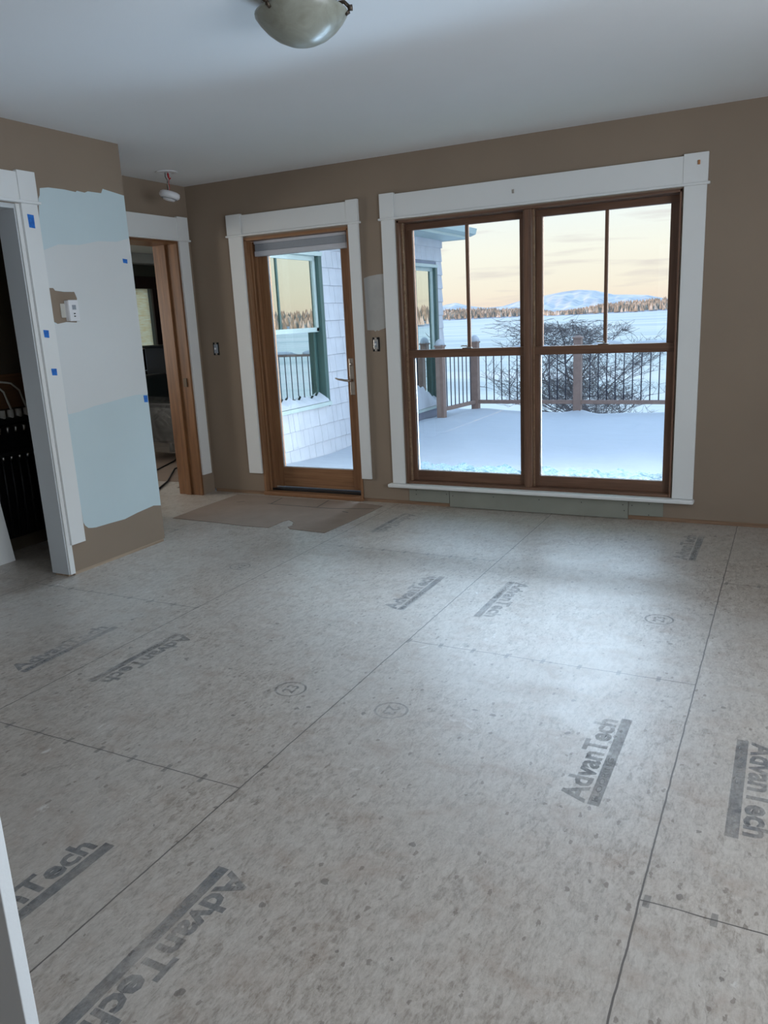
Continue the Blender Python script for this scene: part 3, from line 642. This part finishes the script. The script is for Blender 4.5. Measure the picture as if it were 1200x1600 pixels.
for y0 in (3.46, 3.58):
    MB().tube([(-4.53, y0 + .02, .94), (-4.53, y0, 1.0), (-4.54, y0 - .01, 1.06), (-4.56, y0 - .05, 1.11), (-4.575, y0 - .12, 1.125)], .007, 8).build('pipe', 'pex_white', mf, smooth=True)

# ------------------------------------------------------------------ other room seen through the hall doorway
w2 = sempty('window_2')
MB().box(-7.5, -7.47, 6.85, 7.0, .75, 1.93).build('casing', 'dark_trim', w2, .002)
MB().box(-7.5, -7.47, 8.10, 8.26, .75, 1.93).build('casing', 'dark_trim', w2, .002)
MB().box(-7.5, -7.465, 6.83, 8.28, 1.93, 2.08).build('head_casing', 'dark_trim', w2, .002)
MB().box(-7.5, -7.43, 6.83, 8.28, .85, .90).build('stool', 'dark_trim', w2, .002)
MB().box(-7.60, -7.594, 7.0, 8.10, .9, 1.93).build('glass', 'pane', w2)
ws = tag(empty('window_shade', (-7.53, 7.55, 1.15)), 'cream woven window shade glowing with daylight in the room beyond the hall doorway', 'window shade')
MB().box(-7.535, -7.532, 7.02, 8.08, 1.20, 1.93).build('fabric', 'woven', ws)
MB().box(-7.540, -7.527, 7.02, 8.08, 1.17, 1.20).build('hem_bar', 'kraft_paper', ws, .002)
w3 = sempty('trim_11')
MB().box(-7.5, -7.47, 8.48, 8.85, 0, 2.10).build('dark_casing', 'dark_trim', w3, .002)
# chair and cabinet under dust sheets
ch = tag(empty('armchair', (-6.05, 6.72, 0)), 'black armchair under clear plastic beyond the hall doorway', 'chair')
MB().box(-6.45, -5.75, 6.42, 7.05, .22, .50).build('seat', 'black', ch, .03)
MB().box(-6.55, -6.38, 6.42, 7.05, .45, .92).build('backrest', 'black', ch, .04)
MB().box(-6.40, -5.72, 6.36, 6.44, .22, .66).build('armrest', 'black', ch, .03)
for (lx, ly) in ((-6.42, 6.42), (-5.80, 6.42), (-6.42, 7.0), (-5.80, 7.0)):
    MB().box(lx - .025, lx + .025, ly - .025, ly + .025, 0, .22).build('leg', 'black', ch, .003)
tag(MB().prism([(-5.70, 6.33, .12), (-5.70, 6.33, .60), (-5.74, 6.45, .70), (-5.80, 6.75, .68), (-5.72, 7.05, .72), (-5.70, 7.1, .20)], (-.9, 0, .03)).build('dust_sheet', 'polythene', None, origin=(-6.1, 6.7, .12)), 'clear crinkled plastic sheet draped over the black armchair', 'dust sheet')
tv = tag(empty('cabinet', (-6.9, 7.9, 0)), 'tall black cabinet below the glowing shade in the far room', 'cabinet')
MB().box(-7.2, -6.6, 7.55, 8.7, .10, 1.20).build('body', 'black', tv, .01)
MB().box(-7.22, -6.58, 7.53, 8.72, 1.20, 1.225).build('top', 'black_gloss', tv, .003)
MB().box(-7.1, -6.7, 7.65, 8.6, 0, .10).build('plinth', 'black', tv, .003)
# cords and paper on the far floor
tag(MB().tube([(-4.95, 5.10, .008), (-5.2, 5.55, .008), (-5.6, 6.1, .008), (-5.7, 6.9, .008), (-5.9, 7.4, .008)], .008, 6).build('cord', 'black', None, smooth=True, origin=(-5.3, 6, .0)), 'black cord lying on the floor beyond the hall doorway, nearer one', 'cord', 'cords on the far floor')
tag(MB().tube([(-5.5, 5.3, .008), (-5.75, 6.0, .008), (-5.95, 6.5, .008), (-6.3, 7.0, .008)], .008, 6).build('cord', 'black', None, smooth=True, origin=(-5.8, 6, .0)), 'black cord lying on the floor beyond the hall doorway, farther one', 'cord', 'cords on the far floor')
tag(MB().prism([(-7.3, 5.4, .001), (-4.95, 5.6, .001), (-4.80, 6.3, .001), (-4.85, 8.6, .001), (-7.3, 8.9, .001)], (0, 0, .002)).build('floor_protection_board', 'kraft_paper', None, origin=(-6, 6.7, .001)), 'brown floor protection paper under the furniture beyond the hall doorway', 'floor protection')

# ------------------------------------------------------------------ exterior: wing wall shingles
wing = bpy.data.objects['wall_wing']
random.seed(7); sh = MB(); z = -.12; row = 0
XW = -4.83
def clear(y0, y1, z0, z1):
    segs = [(y0, y1)]
    for (a, b, c_, d_) in ((wa[0] - .06, wa[1] + .03, wa[2] - .05, wa[3] + .04), (wb[0] - .06, wb[1] + .03, wb[2] - .05, wb[3] + .04)):
        if z1 > c_ + .002 and z0 < d_ - .002:
            ns = []
            for s0, s1 in segs:
                if s1 <= a or s0 >= b: ns.append((s0, s1))
                else:
                    if s0 < a: ns.append((s0, a))
                    if s1 > b: ns.append((b, s1))
            segs = ns
    return segs
zz = [-.14]
while zz[-1] < 2.40: zz.append(zz[-1] + .195)
zz[-1] = 2.42
for za, zb in zip(zz, zz[1:]):
    y = 5.53 + random.uniform(-.05, 0)
    while y < 11.47:
        wd = random.choice((.10, .13, .16, .19)) + random.uniform(-.012, .012); y1 = min(y + wd, 11.475)
        for s0, s1 in clear(max(y, 5.525), y1, za, zb):
            if s1 - s0 < .012: continue
            a0, a1 = s0 + .0015, s1 - .0015; j = random.uniform(0, .003)
            sh.add([(XW + .002, a0, za - .01 - j), (XW + .026 + j, a0, za - j), (XW + .026 + j, a1, za - j), (XW + .002, a1, za - .01 - j), (XW + .001, a0, zb + .01), (XW + .010, a0, zb + .01), (XW + .010, a1, zb + .01), (XW + .001, a1, zb + .01)],
                   [(0, 3, 2, 1), (4, 5, 6, 7), (0, 1, 5, 4), (1, 2, 6, 5), (2, 3, 7, 6), (3, 0, 4, 7)])
        y = y1
sh.build('shingles', 'shingle_paint', wing)
MB().box(XW, XW + .03, 5.53, 11.49, 2.39, 2.50).build('frieze_board', 'shingle_paint', wing, .003)
def wing_window(name, q, meet, mullion):
    y0, y1, z0, z1 = q; e = sempty(name)
    MB().box(XW + .0, XW + .034, y1, y1 + .028, z0 - .03, z1 + .03).build('side_casing', 'green_clad', e, .003)
    MB().box(XW - .10, XW + .034, y1 - .045, y1, z0, z1).build('frame_side', 'green_clad', e, .003)
    MB().box(XW - .10, XW + .034, y0 - .03, y0 + .045, z0, z1).build('frame_side', 'green_clad', e, .003)
    MB().box(XW - .10, XW + .045, y0 - .05, y1 + .035, z1 - .01, z1 + .035).build('head_casing', 'sash_green', e, .004)
    MB().box(XW - .10, XW + .055, y0 - .05, y1 + .035, z0 - .045, z0).build('sill', 'sash_green', e, .004)
    a, b = y0 + .045, y1 - .045
    MB().box(XW - .05, XW - .012, a, b, z1 - .06, z1 - .01).build('upper_rail', 'sash_green', e, .003)
    MB().box(XW - .05, XW - .012, a, b, meet - .005, meet + .045).build('meeting_rail', 'sash_green', e, .003)
    MB().box(XW - .05, XW - .012, b - .05, b, meet, z1 - .05).build('upper_stile', 'sash_green', e, .003)
    MB().box(XW - .05, XW - .012, a, a + .05, meet, z1 - .05).build('upper_stile', 'sash_green', e, .003)
    MB().box(XW - .085, XW - .055, b - .055, b, z0, meet).build('lower_stile', 'green_clad', e, .003)
    MB().box(XW - .085, XW - .055, a, a + .055, z0, meet).build('lower_stile', 'green_clad', e, .003)
    MB().box(XW - .085, XW - .055, a, b, z0, z0 + .06).build('lower_rail', 'green_clad', e, .003)
    MB().box(XW - .034, XW - .028, a + .05, b - .05, meet + .04, z1 - .06).build('upper_pane', 'mirror_pane', e)
    MB().box(XW - .072, XW - .066, a + .05, b - .05, z0 + .06, meet).build('lower_pane', 'mirror_pane', e)
    if mullion: MB().box(XW - .05, XW - .016, mullion - .012, mullion + .012, meet + .04, z1 - .06).build('muntin', 'green_clad', e, .002)
wing_window('window_3', wa, 1.30, 7.13)
wing_window('window_4', wb, .88, 10.6)
def drift(name, x0, x1, y0, y1, zb, hf, label, mat='snow'):
    n = 26; k = 6; vs = []; fs = []
    for i in range(n + 1):
        for j in range(k + 1):
            u_ = i / n; v2 = j / k; vs.append((x0 + (x1 - x0) * v2, y0 + (y1 - y0) * u_, zb + hf(u_, v2)))
    for i in range(n):
        for j in range(k): a = i * (k + 1) + j; fs.append((a, a + 1, a + k + 2, a + k + 1))
    vs2 = [(x0, y0, zb - .0), (x1, y0, zb), (x1, y1, zb), (x0, y1, zb)]
    m = MB().add(vs, fs); return m
random.seed(3)
tag(drift('', XW - .05, XW + .06, wa[0], wa[1] - .03, wa[2] + .002, lambda u_, v2: (.06 + .05 * (1 - u_) + .035 * math.sin(u_ * 21) * math.sin(u_ * 47) + .10 * max(0, u_ - .8)) * (1 - v2) ** .6 + .004, '').build('snow_drift', 'snow', None, smooth=True, origin=(XW, 7.2, wa[2])), 'snow piled on the sill of the green wing window seen through the patio door', 'snow', kind='stuff')
tag(drift('', XW - .05, XW + .06, wb[0], wb[1] - .03, wb[2] + .002, lambda u_, v2: (.10 + .22 * max(0, math.sin(u_ * 3.0)) ** 2 + .02 * math.sin(u_ * 40)) * (1 - v2) ** .7 + .004, '').build('snow_drift', 'snow', None, smooth=True, origin=(XW, 10.6, wb[2])), 'snow heaped against the tall green wing window next to the railing', 'snow', kind='stuff')
# eave and roof of the wing
ev = sempty('roof_wing')
MB().box(-4.83, -4.43, 5.53, 11.62, 2.50, 2.52).box(-7.9, -4.83, 11.47, 11.62, 2.50, 2.52).build('soffit', 'fascia_green', ev)
MB().box(-4.45, -4.42, 5.53, 11.64, 2.495, 2.60).build('fascia', 'fascia_green', ev, .003)
MB().prism([(-4.42, 5.53, 2.53), (-4.33, 5.53, 2.56), (-4.31, 5.53, 2.64), (-4.42, 5.53, 2.64)], (0, 6.15, 0)).build('gutter', 'fascia_green', ev, .003)
MB().box(-7.9, -4.42, 11.60, 11.64, 2.495, 2.62).build('gable_fascia', 'fascia_green', ev, .003)
MB().prism([(-4.36, 5.53, 2.63), (-6.3, 5.53, 3.75), (-8.2, 5.53, 2.63)], (0, 6.12, 0)).build('roof_slope', 'roof', ev)

# ------------------------------------------------------------------ deck
struct(B(-4.83, 5.2, 5.52, 11.98, -.42, -.16).build('deck', 'composite'))
def hz(x, y):
    return (.012 * math.sin(x * 1.3 + y * .7) + .010 * math.sin(x * 2.9 - y * 1.7 + 1) + .004 * math.sin(x * 7 + y * 3))
nx, ny = 110, 90; vs = []; fs = []
for i in range(nx + 1):
    for j in range(ny + 1):
        x = -4.80 + 10.0 * i / nx; y = 5.53 + 6.40 * j / ny
        z = -.098 + hz(x, y) + .10 * math.exp(-(y - 5.53) / .25) * (.6 + .4 * math.sin(x * 5))
        for (qx, qy, hh, ss) in ((-2.80, 11.80, .07, .16), (-4.33, 11.75, .05, .3), (-4.62, 10.6, .03, .25), (.5, 11.8, .06, .3)):
            z += hh * math.exp(-((x - qx) ** 2 + (y - qy) ** 2) / ss ** 2)
        z += .05 * math.exp(-(x + 4.80) / .18) * (.5 + .5 * math.sin(y * 2.2))
        if j == ny: z = -.17
        vs.append((x, y, z))
for i in range(nx):
    for j in range(ny): a = i * (ny + 1) + j; fs.append((a, a + ny + 1, a + ny + 2, a + 1))
tag(MB().add(vs, fs).build('snow_cover', 'snow', None, smooth=True, origin=(0, 8.5, -.16)), 'smooth bluish snow covering the deck', 'snow', kind='stuff')

# railing: posts, rails, balusters
rl = tag(empty('deck_railing', (-2.8, 11.8, -.16)), 'brown deck railing with thin black balusters around the snowy deck', 'railing')
ZB0, ZB1, ZT0, ZT1 = .030, .088, .835, .875
def post(x, y, w_=.056, top=.99, ball=0):
    m = MB().box(x - w_, x + w_, y - w_, y + w_, -.16, top).build('post', 'composite', rl, .004)
    c = MB().add([(x - w_ - .012, y - w_ - .012, top), (x + w_ + .012, y - w_ - .012, top), (x + w_ + .012, y + w_ + .012, top), (x - w_ - .012, y + w_ + .012, top),
                  (x - w_ - .012, y - w_ - .012, top + .02), (x + w_ + .012, y - w_ - .012, top + .02), (x + w_ + .012, y + w_ + .012, top + .02), (x - w_ - .012, y + w_ + .012, top + .02), (x - .02, y - .02, top + .045), (x + .02, y - .02, top + .045), (x + .02, y + .02, top + .045), (x - .02, y + .02, top + .045)],
                 [(0, 3, 2, 1), (0, 1, 5, 4), (1, 2, 6, 5), (2, 3, 7, 6), (3, 0, 4, 7), (4, 5, 9, 8), (5, 6, 10, 9), (6, 7, 11, 10), (7, 4, 8, 11), (8, 9, 10, 11)]).build('post_cap', 'composite', m, .002)
    return m
P = [(-4.56, 10.72), (-4.43, 11.8), (-2.82, 11.8), (-1.0, 11.8), (.85, 11.8), (2.7, 11.8), (4.55, 11.8)]
for k, (x, y) in enumerate(P): post(x, y, top=.97 if k < 2 else .985)
def seg(a, b, axis, n):
    if axis == 'x':
        MB().box(a[0], b[0], a[1] - .022, a[1] + .022, ZB0, ZB1).build('bottom_rail', 'composite', rl, .004)
        MB().box(a[0], b[0], a[1] - .035, a[1] + .035, ZT0, ZT1).build('top_rail', 'composite', rl, .006)
    else:
        xm = (a[0] + b[0]) / 2
        MB().prism([(a[0] - .022, a[1], ZB0), (a[0] + .022, a[1], ZB0), (b[0] + .022, b[1], ZB0), (b[0] - .022, b[1], ZB0)], (0, 0, ZB1 - ZB0)).build('bottom_rail', 'composite', rl, .004)
        MB().prism([(a[0] - .035, a[1], ZT0), (a[0] + .035, a[1], ZT0), (b[0] + .035, b[1], ZT0), (b[0] - .035, b[1], ZT0)], (0, 0, ZT1 - ZT0)).build('top_rail', 'composite', rl, .006)
    for k in range(n):
        t_ = (k + 1) / (n + 1); x = a[0] + (b[0] - a[0]) * t_; y = a[1] + (b[1] - a[1]) * t_
        MB().tube([(x, y, ZB1 - .005), (x, y, ZT0 + .005)], .0085, 8).build('baluster', 'baluster_black', rl, smooth=True)
seg((P[0][0], P[0][1] + .056), (P[1][0], P[1][1] - .056), 'y', 7)
for k in range(1, 6):
    a, b = P[k], P[k + 1]; n = int(round((b[0] - a[0] - .112) / .124)) - 1
    seg((a[0] + .056, a[1]), (b[0] - .056, b[1]), 'x', n)
# snow caps and lumps
def lump(x, y, z, rx, ry, h, label, lumpy=0.0):
    seg_ = 20; rings = 6; vs = []; fs = []
    for i in range(rings + 1):
        a = PI / 2 * i / rings
        for k in range(seg_):
            t_ = 2 * PI * k / seg_; q = 1 + lumpy * math.sin(3 * t_ + i)
            vs.append((x + rx * math.cos(a) * math.cos(t_) * q, y + ry * math.cos(a) * math.sin(t_), z + h * math.sin(a)))
    for i in range(rings):
        for k in range(seg_): fs.append((i * seg_ + k, i * seg_ + (k + 1) % seg_, (i + 1) * seg_ + (k + 1) % seg_, (i + 1) * seg_ + k))
    fs.append(tuple(range(seg_))[::-1])
    o = MB().add(vs, fs).build('snow_cap', 'snow', None, smooth=True, origin=(x, y, z)); tag(o, label, 'snow', 'snow caps on the railing')
lump(P[0][0], P[0][1], .99, .075, .075, .09, 'rounded snow cap on the railing post nearest the wing wall')
lump(P[1][0], P[1][1], .99, .075, .075, .10, 'rounded snow cap on the corner post of the railing')
lump(-2.40, 11.8, .875, .22, .05, .075, 'long snow lump on the top rail right of the middle post', .12)
lump(-1.75, 11.8, .875, .30, .05, .055, 'low snow lump on the top rail seen through the right pane', .15)
lump(-3.55, 11.8, .875, .30, .05, .05, 'low snow lump on the top rail seen through the left pane', .15)

# ------------------------------------------------------------------ landscape
def grid_plane(name, x0, x1, y0, y1, z, mat):
    return struct(MB().add([(x0, y0, z), (x1, y0, z), (x1, y1, z), (x0, y1, z)], [(0, 1, 2, 3)]).build(name, mat))
grid_plane('frozen_lake', -6000, 6000, 24, 7000, -5.0, 'lake_ice')
struct(MB().add([(-300, -60, -1.4), (300, -60, -1.4), (300, 12.2, -1.6), (-300, 12.2, -1.6), (300, 26, -5.02), (-300, 26, -5.02)], [(0, 1, 2, 3), (3, 2, 4, 5)]).build('snowy_bank', 'snow'))

def pol(az, D): a = math.radians(az); return Vector((D * math.sin(a), D * math.cos(a), 0))
def interp(tab, x):
    if x <= tab[0][0]: return tab[0][1]
    for (a, b), (c_, d_) in zip(tab, tab[1:]):
        if x <= c_: return b + (d_ - b) * (x - a) / (c_ - a)
    return tab[-1][1]
def mountain(name, tab, D, depth, label, seed, amp=4):
    random.seed(seed); a0, a1 = tab[0][0], tab[-1][0]; n = 160; k = 14; vs = []; fs = []
    ph = [random.uniform(0, 6) for _ in range(8)]
    for i in range(n + 1):
        az = a0 + (a1 - a0) * i / n; h = interp(tab, az) + 5
        for j in range(k + 1):
            s_ = j / k; dd = D - depth * (1 - s_)
            z = -5 + h * (s_ ** 1.3) + amp * math.sin(az * 3.1 + s_ * 5 + ph[0]) * s_ * (1 - s_) * 4 + amp * .8 * math.sin(az * 7.3 - s_ * 9 + ph[1]) * s_ * (1 - s_) * 4
            p_ = pol(az, dd); vs.append((p_.x, p_.y, z))
        p_ = pol(az, D + depth); vs.append((p_.x, p_.y, -5))
    k2 = k + 2
    for i in range(n):
        for j in range(k2 - 1): a = i * k2 + j; fs.append((a, a + k2, a + k2 + 1, a + 1))
    o = MB().add(vs, fs).build(name, 'far_mountain', None, smooth=True, origin=(*pol((a0 + a1) / 2, D)[:2], -5)); tag(o, label, 'mountain'); return o
mountain('mountain', [(-30, 40), (-25.1, 34), (-23.3, 59), (-22.5, 82), (-21.84, 92), (-21.0, 66), (-19.7, 45), (-18.6, 50), (-17.06, 90), (-15.76, 109), (-14.47, 129), (-13.4, 137), (-12.35, 126), (-11.1, 90), (-10.05, 84), (-9.0, 76), (-7.8, 45), (-5, 20)], 6000, 2200, 'pale pink and blue snowy mountains beyond the lake', 2, 7)
def forest(name, az0, az1, D, tab, dens, label, seed, rows=10, thick=150):
    random.seed(seed); m = MB()
    # shore hump under the trees
    n = 80; vs = []; fs = []
    for i in range(n + 1):
        az = az0 + (az1 - az0) * i / n; h = max(.5, interp(tab, az) + 5 - 8)
        for (dd, z) in ((-thick * .12, -5.2), (0, -4.6), (thick, -5 + h)):
            p_ = pol(az, D + dd); vs.append((p_.x, p_.y, z))
    for i in range(n):
        for j in range(2): a = i * 3 + j; fs.append((a, a + 3, a + 4, a + 1))
    hill = struct(MB().add(vs, fs).build(name.replace('forest', 'shore'), 'snow', None, smooth=True))
    for _ in range(dens):
        az = random.uniform(az0, az1); s_ = random.random() ** .8; top = interp(tab, az)
        g = -4.6 + (max(.5, top + 5 - 8) - .4) * s_; p_ = pol(az, D + thick * s_)
        if random.random() > min(1, .35 + (top + 5) / 12): continue
        H_ = random.uniform(4.5, 9.5) * min(1, .5 + (top + 5) / 20); r_ = H_ * random.uniform(.20, .34); sg = 5; ro = random.uniform(0, 6)
        vs = []; fs = []
        for q, (rr, zz_) in enumerate(((r_, .12), (r_ * .55, .5), (0.02, 1.0))):
            for k in range(sg): vs.append((p_.x + rr * math.cos(ro + 2 * PI * k / sg), p_.y + rr * math.sin(ro + 2 * PI * k / sg), g + H_ * zz_))
        for q in range(2):
            for k in range(sg): fs.append((q * sg + k, q * sg + (k + 1) % sg, (q + 1) * sg + (k + 1) % sg, (q + 1) * sg + k))
        m.add(vs, fs)
    o = m.build('forest', 'conifer', None, origin=(*pol((az0 + az1) / 2, D)[:2], -5)); tag(o, label, 'forest', kind='stuff')
forest('forest_far', -34, -15.2, 1100, [(-34, 14), (-22.4, 12.8), (-20.6, 12.7), (-18.8, 9.6), (-17, 7.8), (-15.8, 4), (-15.2, -1)], 3200, 'dark snow-dusted forest on the far shore at the left', 5)
forest('forest_right', -15.6, 4, 950, [(-15.6, -2), (-14.4, -1), (-13.6, 1.5), (-12.3, 6.5), (-11.5, 8.6), (-10.2, 9.8), (-9, 10.6), (-7.6, 11.3), (4, 14)], 3600, 'sunlit orange trees on the nearer shore at the right', 6)
forest('forest_side', 8, 75, 520, [(8, 12), (25, 11), (35, 13), (50, 15), (75, 12)], 3600, 'sunlit wooded shore far to the right, mirrored in the wing windows', 8)

# bare tree below the deck
random.seed(21)
def tree(name, base_, h, spread, label, depth=6):
    e = tag(empty(name, base_), label, 'tree'); tr = MB(); br = MB()
    def grow(p, d, ln, r, lv):
        n = 4 if lv < 4 else 3; pts = [p]; dd = d.copy()
        for i in range(n):
            dd = (dd + Vector((random.uniform(-.3, .3), random.uniform(-.3, .3), random.uniform(-.16, .2)))).normalized(); pts.append(pts[-1] + dd * ln / n)
        (tr if lv == 0 else br).tube(pts, r, 6 if lv < 2 else 3, max(.0028, r * .6))
        if lv >= depth: return
        for k in range(6 if lv == 0 else random.choice((3, 4, 4))):
            j = random.randint(2, n) if lv < 2 else random.randint(1, n); a = random.uniform(0, 2 * PI)
            side = Vector((math.cos(a), math.sin(a), random.uniform(-.15, .75))).normalized()
            nd_ = (dd * random.uniform(.2, .8) + side * spread).normalized()
            if pts[j].z + nd_.z * ln * .7 > base_[2] + h: nd_.z = -abs(nd_.z) * .3; nd_.normalize()
            grow(pts[j], nd_, ln * random.uniform(.60, .80), max(.0038, r * .56), lv + 1)
    grow(Vector(base_), Vector((0, 0, 1)), h * .48, .055, 0)
    tr.build('trunk', 'bark', e, smooth=True); br.build('branches', 'bark', e, smooth=True)
tree('bare_tree', (-3.45, 17.2, -2.75), 3.9, 1.0, 'bare dark branching tree behind the railing posts, in the middle')
tree('bare_tree', (-6.35, 18.4, -3.2), 2.5, 1.0, 'smaller bare shrub behind the railing, left of the taller tree', 4)
